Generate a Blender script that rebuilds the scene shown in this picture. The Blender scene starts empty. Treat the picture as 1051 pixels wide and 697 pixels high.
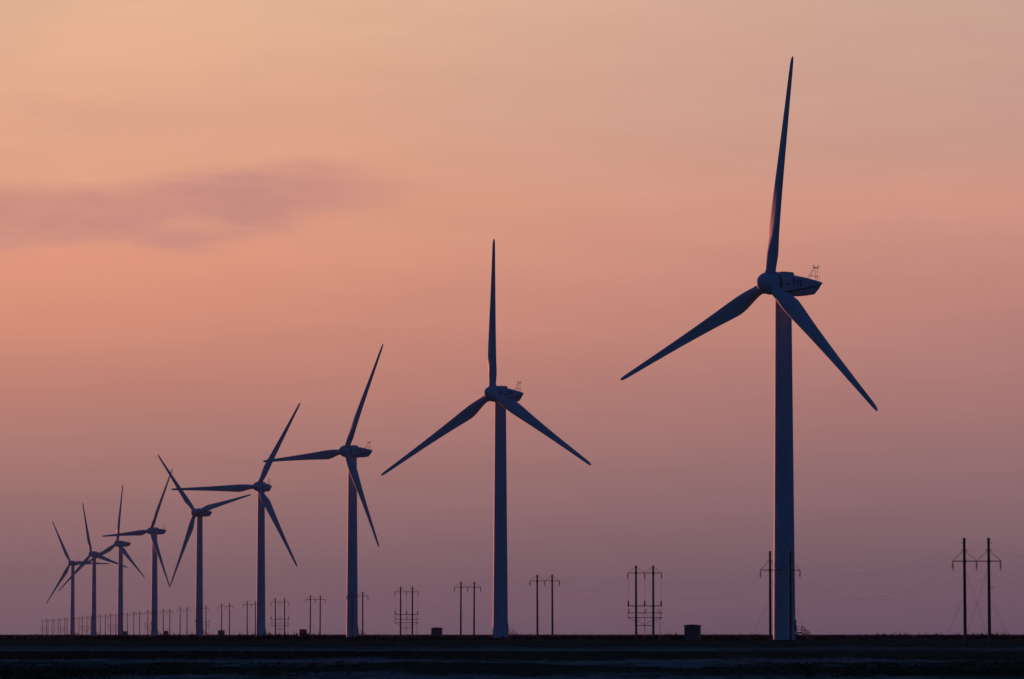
import bpy, math, random
import numpy as np
from mathutils import Matrix, Vector

R = math.radians
random.seed(7)
rng = np.random.default_rng(7)
sc = bpy.context.scene
col = sc.collection

# ------------------------------------------------------------------ camera
EYE = 1.7
FPX = 5000.0                       # focal length in pixels of a 1051 px wide picture
cam_d = bpy.data.cameras.new('camera')
cam_d.sensor_width = 36.0
cam_d.lens = FPX / 1051.0 * 36.0
cam_d.clip_start = 1.0
cam_d.clip_end = 60000.0
cam = bpy.data.objects.new('camera', cam_d)
col.objects.link(cam)
cam.location = (0, 0, EYE)
cam.rotation_euler = (R(90) + math.atan(302.5 / FPX), 0, 0)
sc.camera = cam

# ------------------------------------------------------------------ view
sc.view_settings.view_transform = 'Standard'
sc.view_settings.look = 'None'
sc.view_settings.gamma = 1.0
sc.view_settings.use_curve_mapping = False
sc.view_settings.exposure = 0.0
sc.cycles.volume_bounces = 0
sc.cycles.volume_step_rate = 1.0
sc.cycles.max_bounces = 5

SUN_AZ = R(-27)                    # left of the view axis, behind the turbines
SUN_EL = R(0.1)


def lin(c):
    return tuple(((v / 255.0) / 12.92) if v / 255.0 <= 0.04045 else (((v / 255.0) + 0.055) / 1.055) ** 2.4 for v in c)


# ------------------------------------------------------------------ sky
world = bpy.data.worlds.new('World')
sc.world = world
world.use_nodes = True
nt = world.node_tree
nt.nodes.clear()


def N(t, **kw):
    n = nt.nodes.new(t)
    for k, v in kw.items():
        setattr(n, k, v)
    return n


def math_node(op, a, b=None, c=None, clamp=False):
    n = N('ShaderNodeMath', operation=op)
    n.use_clamp = clamp
    for i, v in enumerate((a, b, c)):
        if v is None:
            continue
        if isinstance(v, (int, float)):
            n.inputs[i].default_value = v
        else:
            nt.links.new(v, n.inputs[i])
    return n.outputs[0]


def smooth(v, lo, hi):
    n = N('ShaderNodeMapRange', interpolation_type='SMOOTHSTEP')
    nt.links.new(v, n.inputs['Value'])
    n.inputs['From Min'].default_value = lo
    n.inputs['From Max'].default_value = hi
    return n.outputs['Result']


def mix(fac, a, b):
    n = N('ShaderNodeMix', data_type='RGBA')
    if isinstance(fac, (int, float)):
        n.inputs['Factor'].default_value = fac
    else:
        nt.links.new(fac, n.inputs['Factor'])
    for k, v in ((6, a), (7, b)):
        if isinstance(v, tuple):
            n.inputs[k].default_value = (*v, 1)
        else:
            nt.links.new(v, n.inputs[k])
    return n.outputs[2]


def ramp(v, stops):
    n = N('ShaderNodeValToRGB')
    n.color_ramp.interpolation = 'LINEAR'
    el = n.color_ramp.elements
    while len(el) < len(stops):
        el.new(0.5)
    for e, (p, c) in zip(el, stops):
        e.position = p
        e.color = (*c, 1)
    nt.links.new(v, n.inputs[0])
    return n.outputs[0]


tc = N('ShaderNodeTexCoord')
sep = N('ShaderNodeSeparateXYZ')
nt.links.new(tc.outputs['Generated'], sep.inputs[0])
DX, DY, DZ = sep.outputs
elev = math_node('MULTIPLY', math_node('ARCSINE', DZ), 180 / math.pi)        # degrees above the horizon
azim = math_node('MULTIPLY', math_node('ARCTAN2', DX, DY), 180 / math.pi)    # degrees right of the view axis


def sky_ramp(rows):
    # rows: (degrees, sRGB colour); elevation 0..30 deg maps to 0..1
    pts = sorted((e / 30.0, lin(c)) for e, c in rows)
    return ramp(math_node('DIVIDE', elev, 30.0, clamp=True), pts)


def ydeg(y):
    return math.degrees(math.atan((651 - y) / FPX))


sunset_side = sky_ramp([
    (ydeg(651), (110, 92, 102)), (ydeg(600), (124, 98, 105)), (ydeg(550), (143, 108, 110)), (ydeg(450), (177, 125, 116)),
    (ydeg(400), (193, 131, 116)), (ydeg(330), (216, 145, 121)), (ydeg(262), (229, 156, 128)), (ydeg(200), (228, 163, 133)),
    (ydeg(100), (232, 173, 141)), (ydeg(0), (237, 185, 150)),
    (10.0, (214, 176, 150)), (15.0, (140, 128, 126)), (22.0, (76, 80, 96)), (30.0, (44, 54, 78))])
far_side = sky_ramp([
    (ydeg(651), (92, 80, 97)), (ydeg(600), (108, 89, 101)), (ydeg(500), (142, 108, 111)), (ydeg(400), (170, 121, 118)),
    (ydeg(300), (191, 134, 124)), (ydeg(200), (205, 149, 133)), (ydeg(120), (199, 154, 142)), (ydeg(0), (202, 163, 148)),
    (10.0, (186, 160, 146)), (15.0, (128, 120, 122)), (22.0, (72, 78, 96)), (30.0, (44, 54, 78))])
glow_col = mix(smooth(azim, -7.5, 7.5), sunset_side, far_side)

# streaks of thin cloud, placed by direction
comb = N('ShaderNodeCombineXYZ')
nt.links.new(azim, comb.inputs[0])
nt.links.new(elev, comb.inputs[1])


def noise(scale_x, scale_y, detail, rough=0.55, off=0.0):
    mp = N('ShaderNodeMapping')
    mp.inputs['Scale'].default_value = (scale_x, scale_y, 1)
    mp.inputs['Location'].default_value = (off, off * 1.7, off)
    nt.links.new(comb.outputs[0], mp.inputs[0])
    n = N('ShaderNodeTexNoise')
    n.inputs['Scale'].default_value = 1.0
    n.inputs['Detail'].default_value = detail
    n.inputs['Roughness'].default_value = rough
    nt.links.new(mp.outputs[0], n.inputs['Vector'])
    return math_node('SUBTRACT', n.outputs['Fac'], 0.5)


n1 = noise(0.55, 1.6, 3, 0.5, 3.1)
n2 = noise(1.2, 5.0, 4, 0.55, 8.4)
n3 = noise(0.9, 3.2, 5, 0.6, 61.3)
# main dusky bank at the left: a wedge with an uneven upper edge that climbs to the right


def az_curve(pts):
    # pts: (picture column, picture row) -> elevation as a function of azimuth
    t = math_node('DIVIDE', math_node('ADD', azim, 8.0), 8.5, None, True)
    st = [((math.degrees(math.atan((x - 525.5) / FPX)) + 8.0) / 8.5, (ydeg(y) / 10.0,) * 3) for x, y in pts]
    n = ramp(t, st)
    n.node.color_ramp.interpolation = 'B_SPLINE'
    sx = N('ShaderNodeSeparateColor')
    nt.links.new(n, sx.inputs[0])
    return math_node('MULTIPLY', sx.outputs[0], 10.0)


top_e = az_curve([(-150, 198), (0, 186), (90, 192), (150, 180), (205, 178), (255, 166), (305, 162), (345, 165), (400, 182), (460, 194)])
bot_e = az_curve([(-150, 270), (0, 267), (120, 267), (205, 260), (255, 249), (320, 230), (400, 217), (460, 206)])
up = math_node('ADD', math_node('SUBTRACT', top_e, elev), math_node('MULTIPLY_ADD', n2, 0.30, math_node('MULTIPLY', n1, 0.10)))
dn = math_node('ADD', math_node('SUBTRACT', elev, bot_e), math_node('MULTIPLY_ADD', n3, 0.42, math_node('MULTIPLY', n1, 0.16)))
bank = math_node('MULTIPLY', smooth(up, -0.10, 0.24), smooth(dn, -0.14, 0.36))
bank = math_node('MULTIPLY', bank, math_node('SUBTRACT', 1.0, smooth(azim, -3.0, 0.1)))
# a lit gap in the bank and wispy inner structure
ga = math_node('DIVIDE', math_node('ADD', azim, 3.72), 0.42)
ge = math_node('DIVIDE', math_node('SUBTRACT', elev, ydeg(232)), 0.13)
gd = math_node('ADD', math_node('MULTIPLY', ga, ga), math_node('MULTIPLY', ge, ge))
gd = math_node('ADD', gd, math_node('MULTIPLY', n2, 2.0))
gap = math_node('SUBTRACT', 1.0, smooth(gd, 0.0, 1.8))
bank = math_node('MULTIPLY', bank, math_node('SUBTRACT', 1.0, math_node('MULTIPLY', gap, 0.42)))
bank = math_node('MULTIPLY', bank, math_node('MULTIPLY_ADD', n3, 1.3, 0.86), None, True)
glow_col = mix(bank, glow_col, lin((200, 141, 130)))
# brighter rosy fringe under the bank
fr_ = math_node('ABSOLUTE', math_node('ADD', math_node('SUBTRACT', elev, bot_e), math_node('MULTIPLY', n3, 0.5)))
fr_ = math_node('MULTIPLY', math_node('SUBTRACT', 1.0, smooth(fr_, 0.0, 0.20)), math_node('SUBTRACT', 1.0, smooth(azim, -0.4, 1.2)))
fr_ = math_node('MULTIPLY', fr_, math_node('MULTIPLY_ADD', n2, 1.4, 0.5), None, True)
glow_col = mix(math_node('MULTIPLY', fr_, 0.5), glow_col, lin((230, 154, 128)))
# thin grey sheet high up
sheet = smooth(math_node('ADD', noise(0.22, 0.55, 4, 0.55, 40.0), math_node('MULTIPLY', n2, 0.25)), -0.08, 0.22)
sheet = math_node('MULTIPLY', sheet, smooth(elev, 4.4, 6.0))
glow_col = mix(math_node('MULTIPLY', sheet, 0.45), glow_col, lin((208, 164, 142)))
# faint rosy veil at the right and thin streaks everywhere
veil_c = math_node('MULTIPLY_ADD', azim, 0.06, 4.75)
veil_c = math_node('ADD', veil_c, math_node('MULTIPLY', noise(0.5, 1.0, 3, 0.5, 15.0), 0.8))
veil = math_node('SUBTRACT', 1.0, smooth(math_node('ABSOLUTE', math_node('SUBTRACT', elev, veil_c)), 0.0, 0.55))
veil = math_node('MULTIPLY', veil, smooth(azim, -1.0, 5.0))
glow_col = mix(math_node('MULTIPLY', veil, 0.38), glow_col, lin((220, 152, 132)))
streak = math_node('MULTIPLY', noise(0.35, 2.4, 5, 0.6, 27.0), 0.12)
gain = math_node('ADD', 1.0, streak)
vm = N('ShaderNodeVectorMath', operation='SCALE')
nt.links.new(glow_col, vm.inputs[0])
nt.links.new(gain, vm.inputs['Scale'])
glow_col = vm.outputs[0]

# away from the afterglow the dome is the blue dusk of a sky texture
nish = N('ShaderNodeTexSky', sky_type='NISHITA')
nish.sun_disc = False
nish.sun_elevation = SUN_EL
nish.sun_rotation = SUN_AZ
nish.air_density = 1.0
nish.dust_density = 0.3
nish.ozone_density = 6.0
tint = N('ShaderNodeVectorMath', operation='MULTIPLY')
nt.links.new(nish.outputs[0], tint.inputs[0])
tint.inputs[1].default_value = (0.31, 0.40, 0.31)
glow_f = math_node('SUBTRACT', 1.0, smooth(math_node('ABSOLUTE', math_node('SUBTRACT', azim, -9.0)), 14.5, 38.0))
glow_f = math_node('MULTIPLY', glow_f, math_node('SUBTRACT', 1.0, smooth(elev, 8.5, 20.0)))
sky_col = mix(glow_f, tint.outputs[0], glow_col)
bg = N('ShaderNodeBackground')
nt.links.new(sky_col, bg.inputs['Color'])
bg.inputs['Strength'].default_value = 1.0
wo = N('ShaderNodeOutputWorld')
nt.links.new(bg.outputs[0], wo.inputs['Surface'])

# ------------------------------------------------------------------ sun (just above the horizon, left and behind)
sd = bpy.data.lights.new('sun', 'SUN')
sd.energy = 4.2
sd.angle = R(0.5)
sd.color = (1.0, 0.25, 0.16)
sun = bpy.data.objects.new('sun', sd)
col.objects.link(sun)
sdir = Vector((math.sin(SUN_AZ) * math.cos(SUN_EL), math.cos(SUN_AZ) * math.cos(SUN_EL), math.sin(SUN_EL)))
sun.rotation_euler = sdir.to_track_quat('Z', 'Y').to_euler()


# ------------------------------------------------------------------ materials
def material(name, base, rough=0.6, var=0.15, scale=1.0, spec=0.3, metal=0.0, base2=None, stretch=(1, 1, 1)):
    m = bpy.data.materials.new(name)
    m.use_nodes = True
    t = m.node_tree
    b = t.nodes['Principled BSDF']
    b.inputs['Roughness'].default_value = rough
    b.inputs['Metallic'].default_value = metal
    b.inputs['Specular IOR Level'].default_value = spec
    co = t.nodes.new('ShaderNodeTexCoord')
    mp = t.nodes.new('ShaderNodeMapping')
    mp.inputs['Scale'].default_value = stretch
    no = t.nodes.new('ShaderNodeTexNoise')
    no.inputs['Scale'].default_value = scale
    no.inputs['Detail'].default_value = 5
    no.inputs['Roughness'].default_value = 0.6
    rp = t.nodes.new('ShaderNodeValToRGB')
    c2 = base2 or tuple(v * (1 - var) for v in base)
    rp.color_ramp.elements[0].position = 0.32
    rp.color_ramp.elements[0].color = (*c2, 1)
    rp.color_ramp.elements[1].position = 0.66
    rp.color_ramp.elements[1].color = (*base, 1)
    t.links.new(co.outputs['Object'], mp.inputs[0])
    t.links.new(mp.outputs[0], no.inputs['Vector'])
    t.links.new(no.outputs['Fac'], rp.inputs[0])
    t.links.new(rp.outputs[0], b.inputs['Base Color'])
    return m


M_PAINT = material('weathered white paint', (0.56, 0.58, 0.61), 0.6, 0.22, 0.35, 0.12, stretch=(1, 1, 0.25))
M_BLADE = material('white blade gelcoat', (0.56, 0.58, 0.61), 0.55, 0.20, 0.25, 0.15, stretch=(1, 1, 0.3))
M_DARK = material('dark gap and seam', (0.03, 0.03, 0.035), 0.7, 0.3, 2.0)
M_MARK = material('dark blue lettering paint', (0.07, 0.09, 0.16), 0.5, 0.2, 2.0)
M_STEEL = material('galvanised steel', (0.12, 0.12, 0.125), 0.65, 0.3, 3.0, 0.15, 0.0)
M_CONC = material('pole concrete', (0.10, 0.095, 0.09), 0.9, 0.4, 1.3, 0.2, stretch=(1, 1, 0.3))
M_PLINTH = material('plinth concrete', (0.24, 0.23, 0.22), 0.9, 0.4, 1.5, 0.2)
M_PORC = material('brown porcelain', (0.025, 0.014, 0.010), 0.6, 0.3, 3.0, 0.1)
M_WIRE = material('weathered aluminium wire', (0.06, 0.06, 0.065), 0.8, 0.2, 1.0, 0.1)
M_KIOSK = material('green grey kiosk paint', (0.12, 0.15, 0.14), 0.55, 0.35, 1.2, 0.3)
M_KROOF = material('kiosk roof sheet', (0.09, 0.10, 0.10), 0.5, 0.3, 1.5)
M_GRASS = material('dry dark grass', (0.05, 0.05, 0.02), 0.9, 0.7, 0.02, 0.0)
M_SHRUB = material('dark scrub leaves', (0.008, 0.013, 0.010), 0.9, 0.4, 0.05, 0.0)


# ------------------------------------------------------------------ mesh helpers
class MB:
    def __init__(self):
        self.v = []
        self.f = []

    def add(self, vs, fs):
        o = len(self.v)
        self.v += [tuple(p) for p in vs]
        self.f += [tuple(i + o for i in f) for f in fs]

    def box(self, c, s, rot=None):
        x, y, z = (k / 2 for k in s)
        vs = [Vector((a * x, b * y, d * z)) for a in (-1, 1) for b in (-1, 1) for d in (-1, 1)]
        if rot is not None:
            vs = [rot @ p for p in vs]
        vs = [p + Vector(c) for p in vs]
        self.add(vs, [(0, 1, 3, 2), (4, 6, 7, 5), (0, 4, 5, 1), (2, 3, 7, 6), (0, 2, 6, 4), (1, 5, 7, 3)])

    def loft(self, rings, cap=True):
        n = len(rings[0])
        vs = [p for r in rings for p in r]
        fs = []
        for i in range(len(rings) - 1):
            for k in range(n):
                a, b = i * n + k, i * n + (k + 1) % n
                fs.append((a, b, b + n, a + n))
        if cap:
            fs.append(tuple(range(n - 1, -1, -1)))
            fs.append(tuple(range((len(rings) - 1) * n, len(rings) * n)))
        self.add(vs, fs)

    def lathe(self, prof, n=32, M=None):
        rings = []
        for r, z in prof:
            ring = [Vector((r * math.cos(2 * math.pi * k / n), r * math.sin(2 * math.pi * k / n), z)) for k in range(n)]
            rings.append([M @ p for p in ring] if M else ring)
        self.loft(rings)

    def tube(self, pts, r, n=6):
        pts = [Vector(p) for p in pts]
        rings = []
        for i, p in enumerate(pts):
            d = (pts[min(i + 1, len(pts) - 1)] - pts[max(i - 1, 0)]).normalized()
            a = d.cross(Vector((0, 0, 1)))
            if a.length < 1e-3:
                a = d.cross(Vector((1, 0, 0)))
            a.normalize()
            b = d.cross(a)
            rr = r[i] if isinstance(r, (list, tuple)) else r
            rings.append([p + a * (rr * math.cos(2 * math.pi * k / n)) + b * (rr * math.sin(2 * math.pi * k / n)) for k in range(n)])
        self.loft(rings)

    def mesh(self, name, mat, sharp=35):
        me = bpy.data.meshes.new(name)
        me.from_pydata(self.v, [], self.f)
        me.materials.append(mat)
        me.polygons.foreach_set('use_smooth', [True] * len(me.polygons))
        import bmesh
        bm = bmesh.new()
        bm.from_mesh(me)
        bmesh.ops.recalc_face_normals(bm, faces=bm.faces)
        bm.to_mesh(me)
        bm.free()
        me.set_sharp_from_angle(angle=R(sharp))
        return me

    def build(self, name, mat, parent=None, sharp=35):
        o = bpy.data.objects.new(name, self.mesh(name, mat, sharp))
        col.objects.link(o)
        if parent:
            o.parent = parent
        return o


def tag(o, label=None, cat=None, group=None, kind=None):
    if label:
        o['label'] = label
    if cat:
        o['category'] = cat
    if group:
        o['group'] = group
    if kind:
        o['kind'] = kind
    return o


def empty(name, loc):
    o = bpy.data.objects.new(name, None)
    o.empty_display_size = 0.5
    col.objects.link(o)
    o.location = loc
    return o


def copy_tree(o, parent=None):
    kids = list(o.children)
    c = o.copy()
    col.objects.link(c)
    c.parent = parent
    for k in kids:
        copy_tree(k, c)
    return c


# ------------------------------------------------------------------ ground
def hash2(ix, iy, seed):
    h = np.sin(ix * 127.1 + iy * 311.7 + seed * 74.7) * 43758.5453
    return h - np.floor(h)


def vnoise(x, y, seed=0):
    ix, iy = np.floor(x), np.floor(y)
    fx, fy = x - ix, y - iy
    fx = fx * fx * (3 - 2 * fx)
    fy = fy * fy * (3 - 2 * fy)
    a, b = hash2(ix, iy, seed), hash2(ix + 1, iy, seed)
    c, d = hash2(ix, iy + 1, seed), hash2(ix + 1, iy + 1, seed)
    return (a + (b - a) * fx) * (1 - fy) + (c + (d - c) * fx) * fy - 0.5


def fbm(x, y, seed=0, oct=4):
    s, a = 0.0, 1.0
    for i in range(oct):
        s = s + a * vnoise(x, y, seed + i * 13)
        x, y, a = x * 2.03, y * 2.03, a * 0.5
    return s


def sstep(v, lo, hi):
    t = np.clip((v - lo) / (hi - lo), 0, 1)
    return t * t * (3 - 2 * t)


def gz(x, y):
    x = np.asarray(x, float)
    y = np.asarray(y, float)
    z = -0.15 + 0.75 * sstep(y + 14 * fbm(x / 60, y / 200, 5, 3), 715, 815)
    # low bank of turned earth across the foreground
    bc = 292 + 60 * fbm(x / 26, y * 0 + 3.3, 9, 3)
    bank = np.exp(-((y - bc) / 30.0) ** 2)
    z = z + bank * (0.26 + 0.22 * fbm(x / 9, y / 26, 11, 4))
    near = 1 - sstep(y, 500, 1000)
    z = z + near * (0.10 * fbm(x / 6, y / 14, 21, 4) + 0.07 * fbm(x / 1.3, y / 2.2, 31, 3))
    z = z + (1 - near) * 0.10 * fbm(x / 30, y / 90, 41, 3)
    return z


def build_ground():
    ang = np.concatenate([np.linspace(-180, -9, 30)[:-1], np.linspace(-9, 9, 420), np.linspace(9, 180, 30)[1:-1]])
    ang = np.radians(ang)
    rad = np.concatenate([[6, 15, 30, 60, 90], np.geomspace(120, 1100, 420), np.geomspace(1100, 15000, 90)[1:]])
    A, D = np.meshgrid(ang, rad)
    X, Y = D * np.sin(A), D * np.cos(A)
    Z = np.where(Y > 100, gz(X, Y), -0.15)
    nr, na = X.shape
    verts = np.stack([X, Y, Z], -1).reshape(-1, 3)
    i = np.arange(nr - 1)[:, None] * na
    k = np.arange(na)[None, :]
    k2 = (k + 1) % na
    quads = np.stack([i + k, i + k2, i + na + k2, i + na + k], -1).reshape(-1, 4)
    me = bpy.data.meshes.new('ground')
    me.from_pydata(verts.tolist(), [], quads[:, ::-1].tolist() + [list(range(na))[::1]])
    me.polygons.foreach_set('use_smooth', [True] * len(me.polygons))
    o = bpy.data.objects.new('ground', me)
    col.objects.link(o)
    import bmesh
    bm = bmesh.new()
    bm.from_mesh(me)
    bmesh.ops.recalc_face_normals(bm, faces=bm.faces)
    bm.to_mesh(me)
    bm.free()
    if me.polygons[len(me.polygons) // 2].normal.z < 0:
        me.flip_normals()
    # material: dark grass with strips of bare salty soil that run across the plain; bank's shaded face and lit top painted in
    m = bpy.data.materials.new('steppe soil and grass')
    m.use_nodes = True
    t = m.node_tree
    L = t.links.new
    b = t.nodes['Principled BSDF']
    b.inputs['Roughness'].default_value = 0.95
    b.inputs['Specular IOR Level'].default_value = 0.0
    co = t.nodes.new('ShaderNodeTexCoord')

    def nz(sx, sy, detail=4, rough=0.6):
        mp = t.nodes.new('ShaderNodeMapping')
        mp.inputs['Scale'].default_value = (sx, sy, 1)
        L(co.outputs['Object'], mp.inputs[0])
        n = t.nodes.new('ShaderNodeTexNoise')
        n.inputs['Scale'].default_value = 1
        n.inputs['Detail'].default_value = detail
        n.inputs['Roughness'].default_value = rough
        L(mp.outputs[0], n.inputs['Vector'])
        return n.outputs['Fac']

    def mth(op, a, b_=None, c_=None):
        n = t.nodes.new('ShaderNodeMath')
        n.operation = op
        for q, v in enumerate((a, b_, c_)):
            if v is None:
                continue
            if isinstance(v, (int, float)):
                n.inputs[q].default_value = v
            else:
                L(v, n.inputs[q])
        return n.outputs[0]
    sp = t.nodes.new('ShaderNodeSeparateXYZ')
    L(co.outputs['Object'], sp.inputs[0])
    warp = mth('MULTIPLY_ADD', nz(0.05, 0.004, 4), 240.0, -120.0)
    dd = mth('ADD', sp.outputs[1], warp)
    mr = t.nodes.new('ShaderNodeMapRange')
    L(dd, mr.inputs['Value'])
    mr.inputs['From Min'].default_value = 100
    mr.inputs['From Max'].default_value = 1100
    rp = t.nodes.new('ShaderNodeValToRGB')
    el = rp.color_ramp.elements
    stops = [(100, 1.0), (212, .95), (226, .03), (258, .03), (270, 1.0), (345, .9), (362, .06), (500, .05), (545, .3), (600, .6), (690, .45), (715, .04), (1100, .03)]  # soil strips, plus the bank's shaded face and paler lit top as colour
    while len(el) < len(stops):
        el.new(0.5)
    for e, (p, v) in zip(el, stops):
        e.position = (p - 100) / 1000
        e.color = (v, v, v, 1)
    L(mr.outputs[0], rp.inputs[0])
    patch = mth('MULTIPLY_ADD', nz(0.13, 0.035, 6, 0.7), 4.6, -1.85)
    fine = mth('MULTIPLY_ADD', nz(0.9, 0.10, 5, 0.75), 4.2, -1.65)
    f = mth('MULTIPLY', rp.outputs[0], mth('ADD', patch, fine))
    f = mth('MAXIMUM', mth('MINIMUM', f, 1.0), 0.0)
    g = t.nodes.new('ShaderNodeValToRGB')
    g.color_ramp.elements[0].color = (0.036, 0.034, 0.014, 1)
    g.color_ramp.elements[1].color = (0.17, 0.135, 0.055, 1)
    L(nz(0.25, 0.1, 6, 0.7), g.inputs[0])
    mx = t.nodes.new('ShaderNodeMix')
    mx.data_type = 'RGBA'
    L(f, mx.inputs['Factor'])
    L(g.outputs[0], mx.inputs[6])
    mx.inputs[7].default_value = (0.40, 0.28, 0.205, 1)
    L(mx.outputs[2], b.inputs['Base Color'])
    me.materials.append(m)
    tag(o, kind='structure')


build_ground()


def build_track():
    xs = np.linspace(-120, 22, 160)
    ys = 528 + 3.0 * fbm(xs / 25, xs * 0 + 1.7, 55, 3)
    wd = (6.5 + 5 * fbm(xs / 8, xs * 0 + 8.1, 57, 3)) * (1 - sstep(xs, -5, 22) * 0.8)
    mb = MB()
    vs, fs = [], []
    for i, (x, y, w) in enumerate(zip(xs, ys, wd)):
        for s in (-1, 0, 1):
            yy = y + s * w
            vs.append((x, yy, float(gz(x, yy)) * 0.3 - 0.105 + 0.11 + (0.03 if s == 0 else -0.03)))
    for i in range(len(xs) - 1):
        for k in range(2):
            a = i * 3 + k
            fs.append((a, a + 3, a + 4, a + 1))
    mb.add(vs, fs)
    m = material('pale dust of the track', (0.50, 0.42, 0.35), 0.95, 0.35, 0.25, 0.0)
    tag(mb.build('track', m), kind='structure')


build_track()


def scatter_tufts(name, pos, hmin, hmax, spread, nb, mat, wid):
    n = len(pos)
    hh = (hmin + (hmax - hmin) * rng.random(n) ** 1.6) * (0.35 + 1.3 * np.clip(0.5 + 1.3 * fbm(pos[:, 0] / 28, pos[:, 1] / 220, 63, 3), 0, 1))
    P = np.repeat(pos, nb, 0)
    H = np.repeat(hh, nb) * (0.55 + 0.45 * rng.random(n * nb))
    off = rng.normal(0, 1, (n * nb, 2)) * spread
    a = rng.random(n * nb) * math.tau
    w = wid * (0.6 + 0.8 * rng.random(n * nb))
    base = P.copy()
    base[:, :2] += off * np.repeat(hh, nb)[:, None]
    base[:, 2] -= 0.03
    d = np.stack([np.cos(a) * w, np.sin(a) * w, np.zeros(n * nb)], 1)
    tip = base.copy()
    tip[:, 2] += H + 0.03
    tip[:, :2] += rng.normal(0, 0.35, (n * nb, 2)) * H[:, None]
    v = np.stack([base - d, base + d, tip], 1).reshape(-1, 3)
    f = np.arange(len(v)).reshape(-1, 3)
    me = bpy.data.meshes.new(name)
    me.from_pydata(v.tolist(), [], f.tolist())
    me.materials.append(mat)
    o = bpy.data.objects.new(name, me)
    col.objects.link(o)
    return o


def grass_positions(n, d0, d1, thin):
    d = np.exp(rng.uniform(math.log(d0), math.log(d1), n))
    x = rng.uniform(-0.125, 0.125, n) * d
    bare = np.interp(d, [150, 208, 224, 258, 272, 345, 362, 500, 545, 690, 715, 1200], [.86, .86, .05, .05, .88, .86, .1, .1, .9, .8, .1, .1])
    keep = (vnoise(x / 5, d / 14, 77) + 0.5) > bare * thin
    x, d = x[keep], d[keep]
    return np.stack([x, d, gz(x, d)], 1)


g1 = scatter_tufts('grass', grass_positions(30000, 165, 1000, 1.0), 0.03, 0.20, 1.1, 8, M_GRASS, 0.03)
tag(g1, 'low dark grass tufts across the near plain', 'grass', None, 'stuff')
d = np.exp(rng.uniform(math.log(960), math.log(3400), 2600))
x = rng.uniform(-0.125, 0.125, 2600) * d
keep = (vnoise(x / 40, d / 300, 91) > -0.05)
x, d = x[keep], d[keep]
g2 = scatter_tufts('scrub', np.stack([x, d, gz(x, d)], 1), 0.25, 1.25, 1.3, 16, M_SHRUB, 0.22)
tag(g2, 'low dark scrub along the far edge of the plain', 'scrub', None, 'stuff')


# ------------------------------------------------------------------ wind turbines
HUB_H = 65.0
OH = 3.4           # hub centre in front of the tower axis
RAD = 41.5
BASE_Z = 0.6


def blade_mesh():
    mb = MB()
    st = [  # radius, chord, thickness ratio, twist deg, roundness
        (1.2, 1.90, 1.00, 18, 1.0), (2.6, 1.90, 1.00, 18, 1.0), (3.8, 2.05, 0.90, 18, 0.85), (5.4, 2.55, 0.66, 17, 0.5),
        (7.2, 3.10, 0.46, 15, 0.15), (8.8, 3.30, 0.37, 13, 0.0), (10.6, 3.18, 0.32, 11, 0.0), (13.5, 2.85, 0.28, 8.5, 0),
        (17, 2.48, 0.25, 6.2, 0), (21, 2.12, 0.22, 4.3, 0), (25, 1.80, 0.21, 3.0, 0), (29, 1.52, 0.20, 2.0, 0),
        (33, 1.26, 0.19, 1.2, 0), (36.5, 1.06, 0.18, 0.6, 0), (39, 0.92, 0.17, 0.3, 0), (40.3, 0.80, 0.17, 0.1, 0),
        (41.0, 0.62, 0.17, 0, 0), (41.4, 0.34, 0.2, 0, 0), (41.5, 0.12, 0.3, 0, 0)]
    n = 22
    rings = []
    for r, c, tk, tw, rd in st:
        be = R(tw - 2.0)
        ring = []
        for k in range(n):
            u = 2 * math.pi * k / n
            xc = 0.5 * (1 + math.cos(u))                        # 0 leading edge .. 1 trailing edge
            yt = tk / 0.2 * (0.2969 * math.sqrt(xc) - 0.126 * xc - 0.3516 * xc ** 2 + 0.2843 * xc ** 3 - 0.1015 * xc ** 4)
            s = 1 if u < math.pi else -1
            xa, ya = 0.36 - xc, s * yt + 0.04 * math.sin(math.pi * xc)
            xr, yr = -0.5 * math.cos(u), 0.5 * math.sin(u)
            px = c * (xa * (1 - rd) + xr * rd)
            py = c * (ya * (1 - rd) + yr * rd)
            fwd = -r * math.tan(R(2.7)) - 0.1 * (r / RAD) ** 3     # cone and pre-bend, upwind
            ring.append((px * math.cos(be) + py * math.sin(be), -px * math.sin(be) + py * math.cos(be) + fwd, r))
        rings.append(ring)
    mb.loft(rings)
    return mb


def tower_mb():
    mb = MB()

    def rr(z):
        return 2.03 + (1.50 - 2.03) * z / 63.2
    prof = [(2.16, -0.5), (2.16, 0.12), (rr(0.12), 0.121)]
    for zf in (20.5, 42.0):
        prof += [(rr(zf - .08), zf - .08), (rr(zf) + .05, zf - .07), (rr(zf) + .05, zf + .07), (rr(zf + .08), zf + .08)]
    prof += [(rr(62.6), 62.6), (1.62, 62.7), (1.62, 63.3)]
    mb.lathe(prof, 48)
    return mb


NAC = [  # distance behind hub centre, half width, roof z, chine z, bottom z, bottom half width
    (1.40, 1.70, 1.72, -1.2, -1.8, 1.15), (1.75, 1.85, 1.84, -1.45, -2.0, 1.3), (2.6, 1.95, 1.90, -1.55, -2.1, 1.35),
    (5.0, 1.95, 1.74, -1.12, -2.15, 1.35), (8.0, 1.70, 1.42, -0.56, -2.0, 1.2), (10.4, 1.30, 1.06, -0.10, -1.62, 0.95),
    (11.5, 1.08, 0.86, 0.16, -0.62, 0.85), (11.95, 0.98, 0.78, 0.32, 0.12, 0.8), (12.25, 0.90, 0.66, 0.46, 0.40, 0.78)]


def nac_w(s, q):
    return float(np.interp(s, [r[0] for r in NAC], [r[q] for r in NAC]))


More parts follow.
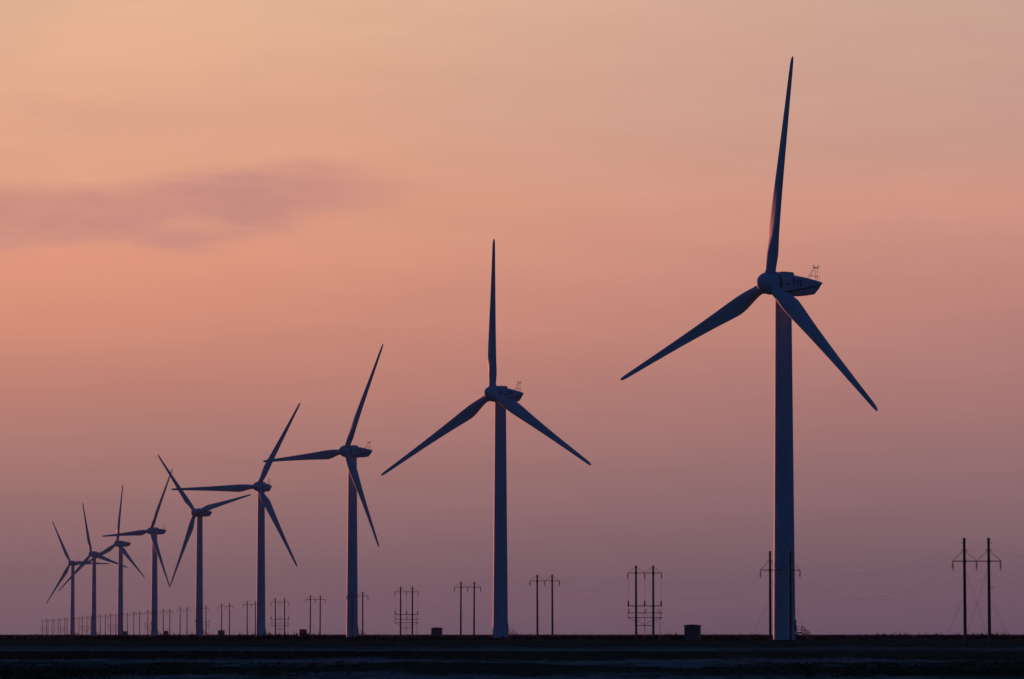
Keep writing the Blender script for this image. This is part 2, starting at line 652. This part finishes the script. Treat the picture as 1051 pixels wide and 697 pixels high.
def nacelle_mb():
    mb = MB()
    rings = []
    for s, w, zt, zc, zb, wb in NAC:
        h = zt - zc
        half = [(0.0, zt), (0.50 * w, zt - 0.02 * h), (0.80 * w, zt - 0.09 * h), (0.94 * w, zt - 0.22 * h), (w, zt - 0.42 * h),
                (w, zc + 0.10 * h), (0.985 * w, zc), (0.93 * w, zc - 0.02 * h), (0.5 * (wb + w), zc + 0.42 * (zb - zc)), (wb, zb + 0.12 * (zc - zb)), (0.82 * wb, zb), (0, zb)]
        full = half + [(-a, b) for a, b in half[-2:0:-1]]
        rings.append([(a, s - OH, b) for a, b in full])
    mb.loft(rings)
    return mb


def spinner_mb():
    mb = MB()
    prof = []
    a, r = 2.55, 2.05
    for i in range(13):
        t = math.pi / 2 * i / 12
        prof.append((max(r * math.sin(t), 0.02), -a * math.cos(t)))
    prof += [(2.05, 0.55), (2.0, 0.95), (1.86, 1.1), (1.5, 1.12)]
    Mx = Matrix(((1, 0, 0), (0, 0, 1), (0, 1, 0))).to_4x4()      # lathe axis z -> y
    mb.lathe(prof, 40, Mx)
    for k in range(3):                                             # blade root collars
        Mk = Matrix.Rotation(R(-120 * k), 4, 'Y')
        mb.lathe([(1.10, 1.0), (1.10, 2.22), (1.02, 2.30), (0.97, 2.31)], 28, Mk)
    return mb


def make_turbine():
    root = empty('wind_turbine', (0, 0, 0))
    tw = tower_mb().build('tower', M_PAINT, root)
    # door on the right side of the tower, at the head of the stairs
    mb = MB()
    for (z0, z1, y0, y1, th) in ((1.55, 3.65, -0.45, 0.45, 0.05), (3.65, 3.75, -0.55, 0.55, 0.12), (1.5, 3.65, -0.55, -0.45, 0.1), (1.5, 3.65, 0.45, 0.55, 0.1)):
        mb.box((2.0 + th / 2, (y0 + y1) / 2, (z0 + z1) / 2), (th + 0.1, y1 - y0, z1 - z0))
    mb.build('door', M_STEEL, tw)
    # foundation ring
    fb = MB()
    fb.lathe([(3.0, -0.8), (3.0, 0.06), (2.92, 0.10), (2.2, 0.101)], 40)
    fb.build('foundation', M_PLINTH, root)
    # entry stairs with arched stringers
    mb = MB()
    mb.box((2.65, 0, 1.46), (1.15, 1.3, 0.08))
    for k in range(7):
        mb.box((3.32 + k * 0.25, 0, 1.26 - k * 0.2), (0.26, 1.15, 0.04))
    for sy in (-0.62, 0.62):
        mb.tube([(2.08, sy, 0.95), (2.3, sy, 1.25), (2.75, sy, 1.40), (3.2, sy, 1.34), (3.7, sy, 0.98), (4.3, sy, 0.45), (4.95, sy, -0.08)], 0.12, 6)
    stairs = mb.build('entry_stairs', M_STEEL, root)
    mb = MB()
    for sy in (-0.62, 0.62):
        for up in (0.55, 1.05):
            mb.tube([(2.12, sy, 1.46 + up), (3.2, sy, 1.46 + up), (4.85, sy, 0.10 + up), (4.95, sy, 0.0)] if up > 1 else [(2.12, sy, 1.46 + up), (3.2, sy, 1.46 + up), (4.88, sy, 0.08 + up)], 0.05, 6)
        for px, pz in ((2.2, 1.46), (3.2, 1.46), (3.75, 1.0), (4.3, 0.55)):
            mb.tube([(px, sy, pz - 0.1), (px, sy, pz + 1.05)], 0.04, 6)
    mb.build('handrail', M_STEEL, stairs)

    nac = nacelle_mb().build('nacelle', M_PAINT, root, 28)
    nac.location = (0, 0, HUB_H)
    # dark band painted as the shade in the gap between spinner and nacelle
    mb = MB()
    Mx = Matrix.Translation((0, 1.0 - OH, -0.0)) @ Matrix(((1, 0, 0), (0, 0, 1), (0, 1, 0))).to_4x4()
    mb.lathe([(1.6, 0.11), (1.97, 0.12), (1.97, 0.40), (1.6, 0.41)], 36, Mx)
    mb.build('gap_band', M_DARK, nac)
    # roof hatch
    mb = MB()
    rings = []
    for s, up, w in ((2.05, 0.02, 1.0), (2.2, 0.20, 1.1), (2.7, 0.34, 1.16), (4.3, 0.42, 1.16), (4.95, 0.46, 1.12), (5.12, 0.30, 1.05), (5.2, -0.02, 1.0)):
        zt = nac_w(s, 2)
        rings.append([(-w, s - OH, zt - 0.4), (-w, s - OH, zt + up - 0.12), (-w * .8, s - OH, zt + up), (w * .8, s - OH, zt + up), (w, s - OH, zt + up - 0.12), (w, s - OH, zt - 0.4)])
    mb.loft(rings)
    mb.build('roof_hatch', M_PAINT, nac)
    # dark lettering strokes on both sides
    for side in (1, -1):
        strokes = [(2.5, 3.2, -0.35, 0.05), (4.05, 4.35, -0.25, 1.02), (4.35, 4.75, 0.25, 0.42), (4.95, 6.2, 0.60, 0.80), (4.95, 5.2, 0.05, 0.60), (5.45, 5.66, 0.0, 0.45), (5.92, 6.2, -0.55, 0.60)]
        for s0, s1, z0, z1 in strokes:
            sm = (s0 + s1) / 2
            mb = MB()
            mb.box((side * (nac_w(sm, 1) - 0.005), sm - OH, (z0 + z1) / 2), (0.06, s1 - s0, z1 - z0))
            mb.build('lettering_stroke', M_MARK, nac)
    # lower seam along the chine
    for side in (1, -1):
        mb = MB()
        mb.tube([(side * (nac_w(s, 1) * 0.985), s - OH, nac_w(s, 3)) for s in (1.8, 2.6, 5.0, 8.0, 10.4, 11.5, 11.95)], 0.11, 6)
        mb.build('seam', M_DARK, nac)
    # weather mast on the tail
    mb = MB()
    zr = lambda s: nac_w(s, 2) - 0.05
    for sx in (-0.3, 0.3):
        mb.tube([(sx, 9.5 - OH, zr(9.5)), (sx * 0.7, 11.05 - OH, zr(10.2) + 2.35)], 0.035, 6)
        mb.tube([(sx, 11.5 - OH, zr(11.5)), (sx * 0.7, 11.6 - OH, zr(10.2) + 2.35)], 0.035, 6)
        mb.tube([(sx, 10.1 - OH, zr(9.3) + 0.65), (sx, 12.0 - OH, zr(9.3) + 0.62)], 0.03, 6)
        mb.tube([(sx, 12.0 - OH, zr(11.9)), (sx, 12.0 - OH, zr(9.3) + 0.62)], 0.025, 6)
    mb.tube([(0, 10.85 - OH, zr(10.2) + 2.35), (0, 12.1 - OH, zr(10.2) + 2.35)], 0.09, 6)
    for s in (10.9, 12.05):
        mb.tube([(0, s - OH, zr(10.2) + 2.35), (0, s - OH, zr(10.2) + 2.75)], 0.045, 6)
        mb.tube([(-0.18, s - OH, zr(10.2) + 2.72), (0.18, s - OH, zr(10.2) + 2.72)], 0.06, 6)
    mb.build('weather_mast', M_STEEL, nac)

    hub = spinner_mb().build('hub', M_PAINT, root, 40)
    me = blade_mesh().mesh('blade', M_BLADE, 60)
    for k in range(3):
        b = bpy.data.objects.new('blade', me)
        col.objects.link(b)
        b.parent = hub
        b.rotation_euler = (0, R(-120 * k), 0)
    return root


def pose_turbine(root, X, Y, psi, th, H):
    root.location = (X, Y, BASE_Z)
    k = (H - 0.0) / HUB_H
    for c in root.children:
        kind = c.name.split('.')[0]
        if kind == 'tower':
            c.scale = (1, 1, k)
        elif kind == 'nacelle':
            c.location = (0, 0, H)
            c.rotation_euler = (0, 0, -R(psi))
        elif kind == 'hub':
            c.location = (-math.sin(R(psi)) * OH, -math.cos(R(psi)) * OH, H)
            Mr = Matrix.Rotation(-R(psi), 3, 'Z') @ Matrix.Rotation(R(-5), 3, 'X') @ Matrix.Rotation(R(th), 3, 'Y')
            c.rotation_euler = Mr.to_euler()


TURB = [
    (49.5, 887, 51.4, 6.8, 64.9, 'largest and nearest white wind turbine, at the right, beside the biggest kiosk'),
    (-3.1, 1298, 38.9, 359.1, 65.0, 'second largest white wind turbine, one blade straight up, near the middle'),
    (-56.4, 1722, 45.8, 26.3, 65.6, 'third turbine from the right, its left blade nearly level over the next rotor'),
    (-109.9, 2135, 23.0, 28.8, 65.6, 'fourth turbine from the right, long level left blade reaching past its neighbour'),
    (-163.7, 2554, 39.1, 318.3, 64.7, 'fifth turbine from the right, rotor standing like a Y with one blade down'),
    (-215.7, 2943, 44.0, 26.2, 63.3, 'small turbine behind the Y shaped rotor, its thin left blade almost level'),
    (-273.3, 3405, 44.2, 5.8, 64.2, 'third turbine from the left, one blade pointing nearly straight up'),
    (-325.0, 3792, 36.0, 345.7, 63.3, 'second turbine from the left, upper blade leaning slightly left'),
    (-380.8, 4227, 28.4, 331.6, 62.6, 'leftmost and smallest turbine, one blade level to the right')]
first = make_turbine()
for i, (X, Y, psi, th, H, lab) in enumerate(TURB):
    t = first if i == 0 else copy_tree(first)
    pose_turbine(t, X, Y, psi, th, H)
    tag(t, lab, 'wind turbine', 'wind turbines in a row across the plain')


# ------------------------------------------------------------------ transformer kiosks
def make_kiosk():
    root = empty('transformer_kiosk', (0, 0, 0))
    mb = MB()
    mb.box((0, 0, -0.05), (3.0, 2.4, 0.5))
    mb.build('plinth', M_PLINTH, root)
    mb = MB()
    mb.box((0, 0, 1.45), (2.80, 2.2, 2.5))
    for k in range(9):
        mb.box((-1.3 + k * 0.325, -1.1, 1.45), (0.05, 0.05, 2.4))
    mb.build('cabinet', M_KIOSK, root)
    mb = MB()
    rings = []
    for y in (-1.28, 1.28):
        rings.append([(-1.58, y, 2.70), (1.58, y, 2.70), (1.58, y, 2.80), (0, y, 2.93), (-1.58, y, 2.80)])
    mb.loft(rings)
    mb.build('roof', M_KROOF, root)
    for sx in (-0.3, 0.95):
        mb = MB()
        mb.box((sx, -1.135, 1.35), (0.62, 0.05, 2.0))
        for k in range(5):
            mb.box((sx, -1.17, 1.75 + k * 0.09), (0.42, 0.03, 0.04))
        d_ = mb.build('door', M_KIOSK, root)
        mb = MB()
        mb.box((sx + 0.24, -1.18, 1.3), (0.04, 0.05, 0.2))
        mb.build('handle', M_STEEL, d_)
    return root


KIOSK = [(710.5, 900, 'largest green grey kiosk, left of the nearest turbine'), (448.5, 1325, 'kiosk between the switch poles and the second largest tower'),
         (311.2, 1760, 'kiosk to the left of the third tower from the right'), (227.6, 2150, 'kiosk at the foot of a pole, left of the fourth tower from the right'),
         (170.6, 2570, 'low kiosk just right of the sixth tower from the right'), (129.6, 2980, 'smallest kiosk, beside the third tower from the left')]
k0 = make_kiosk()
for i, (px, d_, lab) in enumerate(KIOSK):
    k = k0 if i == 0 else copy_tree(k0)
    X = (px - 525.5) / FPX * d_
    k.location = (X, d_, float(gz(X, d_)))
    k.rotation_euler.z = R((-9, -6, 4, -3, 5, 2)[i])
    tag(k, lab, 'kiosk', 'transformer kiosks beside the turbines')


# ------------------------------------------------------------------ H-frame power poles
GAP = 3.62


def insulator_mb(x, z, ln, y=0.0):
    mb = MB()
    mb.tube([(x, y, z), (x, y, z - ln)], 0.035, 6)
    for k in range(6):
        zz = z - 0.22 - k * (ln - 0.35) / 6
        mb.lathe([(0.03, zz + 0.07), (0.19, zz), (0.19, zz - 0.03), (0.04, zz - 0.04)], 12, Matrix.Translation((x, y, 0)))
    mb.box((x, y, z - ln - 0.02), (0.55, 0.06, 0.05))
    return mb


def make_frame(kind):
    root = empty('power_pole', (0, 0, 0))
    top = {'guyed': 15.75, 'plain': 15.25, 'switch': 15.4}[kind]
    arm = {'guyed': 12.45, 'plain': 13.85, 'switch': 13.9}[kind]
    for sx in (-GAP / 2, GAP / 2):
        mb = MB()
        mb.lathe([(0.26, -0.6), (0.25, 1.0), (0.19, top), (0.05, top + 0.02)], 14, Matrix.Translation((sx, 0, 0)))
        p = mb.build('pole', M_CONC, root)
        mb = MB()
        mb.lathe([(0.21, arm - 0.25), (0.27, arm - 0.24), (0.27, arm + 0.2), (0.21, arm + 0.21)], 14, Matrix.Translation((sx, 0, 0)))
        mb.build('clamp', M_STEEL, p)
        mb = MB()
        mb.lathe([(0.17, top - 0.14), (0.26, top - 0.13), (0.26, top + 0.05), (0.1, top + 0.06)], 14, Matrix.Translation((sx, 0, 0)))
        mb.build('cap', M_STEEL, p)
    mb = MB()
    mb.box((0, -0.27, arm), (7.3, 0.10, 0.13))
    mb.box((0, 0.27, arm), (7.3, 0.10, 0.13))
    for sx in (-3.6, 0, 3.6):
        mb.box((sx, 0, arm), (0.12, 0.46, 0.10))
    mb.build('crossarm', M_STEEL, root)
    up = arm + 1.6 if kind == 'guyed' else arm + 1.25
    mb = MB()
    for s in (-1, 1):
        mb.tube([(s * GAP / 2, 0, up), (s * 3.6, 0, arm + 0.06)], 0.035, 5)
        mb.tube([(s * GAP / 2, 0, up), (0, 0, arm + 0.06)], 0.035, 5)
        if kind == 'guyed':
            mb.tube([(s * GAP / 2 - 0.55, 0, up - 0.05), (s * GAP / 2, 0, up + 0.12), (s * GAP / 2 + 0.55, 0, up - 0.05)], 0.05, 5)
            mb.tube([(s * GAP / 2, 0, top - 0.35), (s * (GAP / 2 + 0.5), 0, top - 0.75)], 0.035, 5)
    mb.build('brace', M_STEEL, root)
    for sx in (-3.55, 0, 3.55):
        insulator_mb(sx, arm - 0.05, 1.25 if kind == 'guyed' else 1.1).build('insulator', M_PORC, root)
    if kind == 'guyed':
        for s in (-1, 1):
            mb = MB()
            mb.tube([(s * GAP / 2, 0.2, arm - 0.8), (-s * (GAP / 2 - 0.1), 0.25, 1.2)], 0.015, 4)
            mb.build('stay_wire', M_WIRE, root)
            mb = MB()
            mb.tube([(s * GAP / 2, 0, 7.4), (s * (GAP / 2 + 3.7), 0, -0.2)], 0.015, 4)
            mb.build('stay_wire', M_WIRE, root)
        mb = MB()
        mb.box((GAP / 2 + 0.5, 0, 8.65), (0.75, 0.08, 0.08))
        mb.build('bracket', M_STEEL, root)
    if kind == 'switch':
        for z, th in ((7.05, 0.17), (5.6, 0.13), (4.6, 0.13)):
            mb = MB()
            mb.box((0, -0.26, z), (7.3, 0.10, th))
            mb.box((0, 0.26, z), (7.3, 0.10, th))
            mb.build('crossarm', M_STEEL, root)
        mb = MB()
        mb.box((0, 0, 2.95), (GAP + 0.5, 0.12, 0.12))
        mb.build('crossarm', M_STEEL, root)
        for sx in (-3.45, 0, 3.45):
            mb = MB()                                               # upright fuse on the switch arm
            mb.lathe([(0.10, 7.1), (0.17, 7.14), (0.17, 7.95), (0.09, 8.05), (0.06, 8.25)], 12, Matrix.Translation((sx, 0, 0)))
            mb.build('fuse', M_PORC, root)
            mb = MB()
            mb.tube([(sx, 0, arm - 1.2), (sx + 0.04, 0, 11.0), (sx, 0, 8.2)], 0.025, 4)
            mb.build('jumper_wire', M_WIRE, root)
            mb = MB()
            mb.tube([(sx + (0.3 if sx <= 0 else -0.5), 0, 6.35), (sx + (0.05 if sx <= 0 else -0.2), 0, 5.6)], 0.06, 6)
            mb.tube([(sx + (0.1 if sx <= 0 else -0.8), 0, 6.15), (sx + (0.5 if sx <= 0 else -0.3), 0, 6.38)], 0.05, 6)
            mb.tube([(sx, 0, 7.0), (sx, 0, 4.6)], 0.045, 6)
            mb.build('switch_blade', M_STEEL, root)
        mb = MB()
        for s in (-1, 1):
            mb.tube([(s * 3.5, 0, 4.55), (s * 2.6, 0, 4.1), (s * GAP / 2, 0, 4.0)], 0.045, 5)
            mb.tube([(s * GAP / 2, 0, 4.0), (s * 0.8, 0, 3.75), (s * 0.1, 0, 3.0)], 0.045, 5)
        mb.build('brace', M_STEEL, root)
        mb = MB()
        mb.tube([(0, 0, 4.6), (0, 0, -0.3)], 0.06, 6)
        mb.tube([(3.2, 0, 5.6), (3.2, 0, -0.3)], 0.05, 6)
        mb.build('cable_duct', M_STEEL, root)
    return root, arm


PROTO = {}
ARM = {}
ORD = ['first', 'second', 'third', 'fourth', 'fifth', 'sixth', 'seventh', 'eighth', 'ninth', 'tenth', 'eleventh', 'twelfth', 'thirteenth',
       'fourteenth', 'fifteenth', 'sixteenth', 'seventeenth', 'eighteenth', 'nineteenth', 'twentieth', 'twenty first', 'twenty second',
       'twenty third', 'twenty fourth', 'twenty fifth', 'twenty sixth', 'twenty seventh', 'twenty eighth']
STEP = Vector((-20.0, 154.3))
A0 = Vector((67.7, 709.0))
ROT = math.atan2(20.0, 154.3)
tpx = [525.5 + FPX * t[0] / t[1] for t in TURB]
PX = {0: 1002.3, 1: 800.5, 2: 661.5, 3: 559.3, 4: 479.8, 5: 417.3, 6: 367, 7: 323.8, 8: 287.8, 9: 258.5, 10: 232, 11: 208.3, 12: 189, 13: 171.5, 14: 155.5, 15: 141}
places = []
for i in range(27):
    px = PX.get(i, None)
    if px is None:
        Pt = A0 + STEP * i
    else:                                       # where the line of poles crosses that line of sight
        s = (px - 525.5) / FPX
        t = (A0.x - s * A0.y) / (s * STEP.y - STEP.x)
        Pt = A0 + STEP * t
    kind = 'guyed' if i < 2 else ('switch' if i % 3 == 2 else 'plain')
    if kind not in PROTO:
        PROTO[kind], ARM[kind] = make_frame(kind)
        fr = PROTO[kind]
    else:
        fr = copy_tree(PROTO[kind])
    z = float(gz(Pt.x, Pt.y))
    fr.location = (Pt.x, Pt.y, z)
    fr.rotation_euler = (R(random.uniform(-.4, .4)), R(random.uniform(-.35, .35)), ROT + R(random.uniform(-1.5, 1.5)))
    places.append((Pt.x, Pt.y, z, kind))
    pxx = 525.5 + FPX * Pt.x / Pt.y
    nm = ORD[i] + ' from the right'
    if i == 0:
        lab = 'tallest twin concrete pole frame, guyed, standing alone at the far right'
    elif i == 1:
        lab = 'twin pole frame standing in front of the largest turbine tower'
    else:
        j = min(range(9), key=lambda q: abs(tpx[q] - pxx))
        tn = ['largest', 'second', 'third', 'fourth', 'fifth', 'sixth', 'seventh', 'eighth', 'ninth'][j] + (' tower' if j < 8 else ' farthest tower')
        rel = 'right' if pxx > tpx[j] else 'left'
        if abs(pxx - tpx[j]) < 7:
            where = 'partly hidden by the ' + tn
        else:
            where = rel + ' of the ' + tn
        lab = ('switch pole frame, ' if kind == 'switch' else 'plain pole frame, ') + nm + ', ' + where
    tag(fr, lab, 'power pole', 'twin power poles in a line across the plain')


# conductors: three under the crossarms, two over the pole tops
def conductor(off, top):
    mb = MB()
    pts = []
    chain = [(A0.x - STEP.x, A0.y - STEP.y, -0.15, 'guyed')] + places
    cs, sn = math.cos(ROT), math.sin(ROT)

    def at(p):
        hz = {'guyed': 15.6, 'plain': 15.1, 'switch': 15.3}[p[3]] if top else ARM[p[3]] - (1.34 if p[3] == 'guyed' else 1.19)
        return Vector((p[0] + off * cs, p[1] + off * sn, p[2] + hz))
    for a, b in zip(chain[:-1], chain[1:]):
        P, Q = at(a), at(b)
        n = 14
        sag = 4.4 if top else 4.1
        for k in range(n):
            u = k / n
            p = P.lerp(Q, u)
            p.z -= 4 * sag * u * (1 - u)
            pts.append(p)
    pts.append(at(chain[-1]))
    mb.tube(pts, 0.007, 4)
    return mb


for off, top, lab in ((-3.55, False, 'left conductor hanging under the left crossarm ends of the pole line'), (0, False, 'middle conductor hanging between the twin poles of the line'),
                      (3.55, False, 'right conductor hanging under the right crossarm ends of the pole line'), (-GAP / 2, True, 'thin earth wire over the tops of the left poles'),
                      (GAP / 2, True, 'thin earth wire over the tops of the right poles')):
    tag(conductor(off, top).build('power_line', M_WIRE), lab, 'power line', 'overhead wires of the pole line')


# ------------------------------------------------------------------ haze
def build_haze():
    mb = MB()
    mb.box((0, 0, 60), (31000, 31000, 124))
    o = mb.build('haze', bpy.data.materials.new('evening haze'))
    m = o.data.materials[0]
    m.use_nodes = True
    t = m.node_tree
    t.nodes.clear()
    v = t.nodes.new('ShaderNodeVolumePrincipled')
    v.inputs['Color'].default_value = (0.50, 0.68, 1.0, 1)
    v.inputs['Density'].default_value = 2.2e-5
    v.inputs['Anisotropy'].default_value = 0.2
    out = t.nodes.new('ShaderNodeOutputMaterial')
    t.links.new(v.outputs[0], out.inputs['Volume'])
    tag(o, kind='stuff')


build_haze()
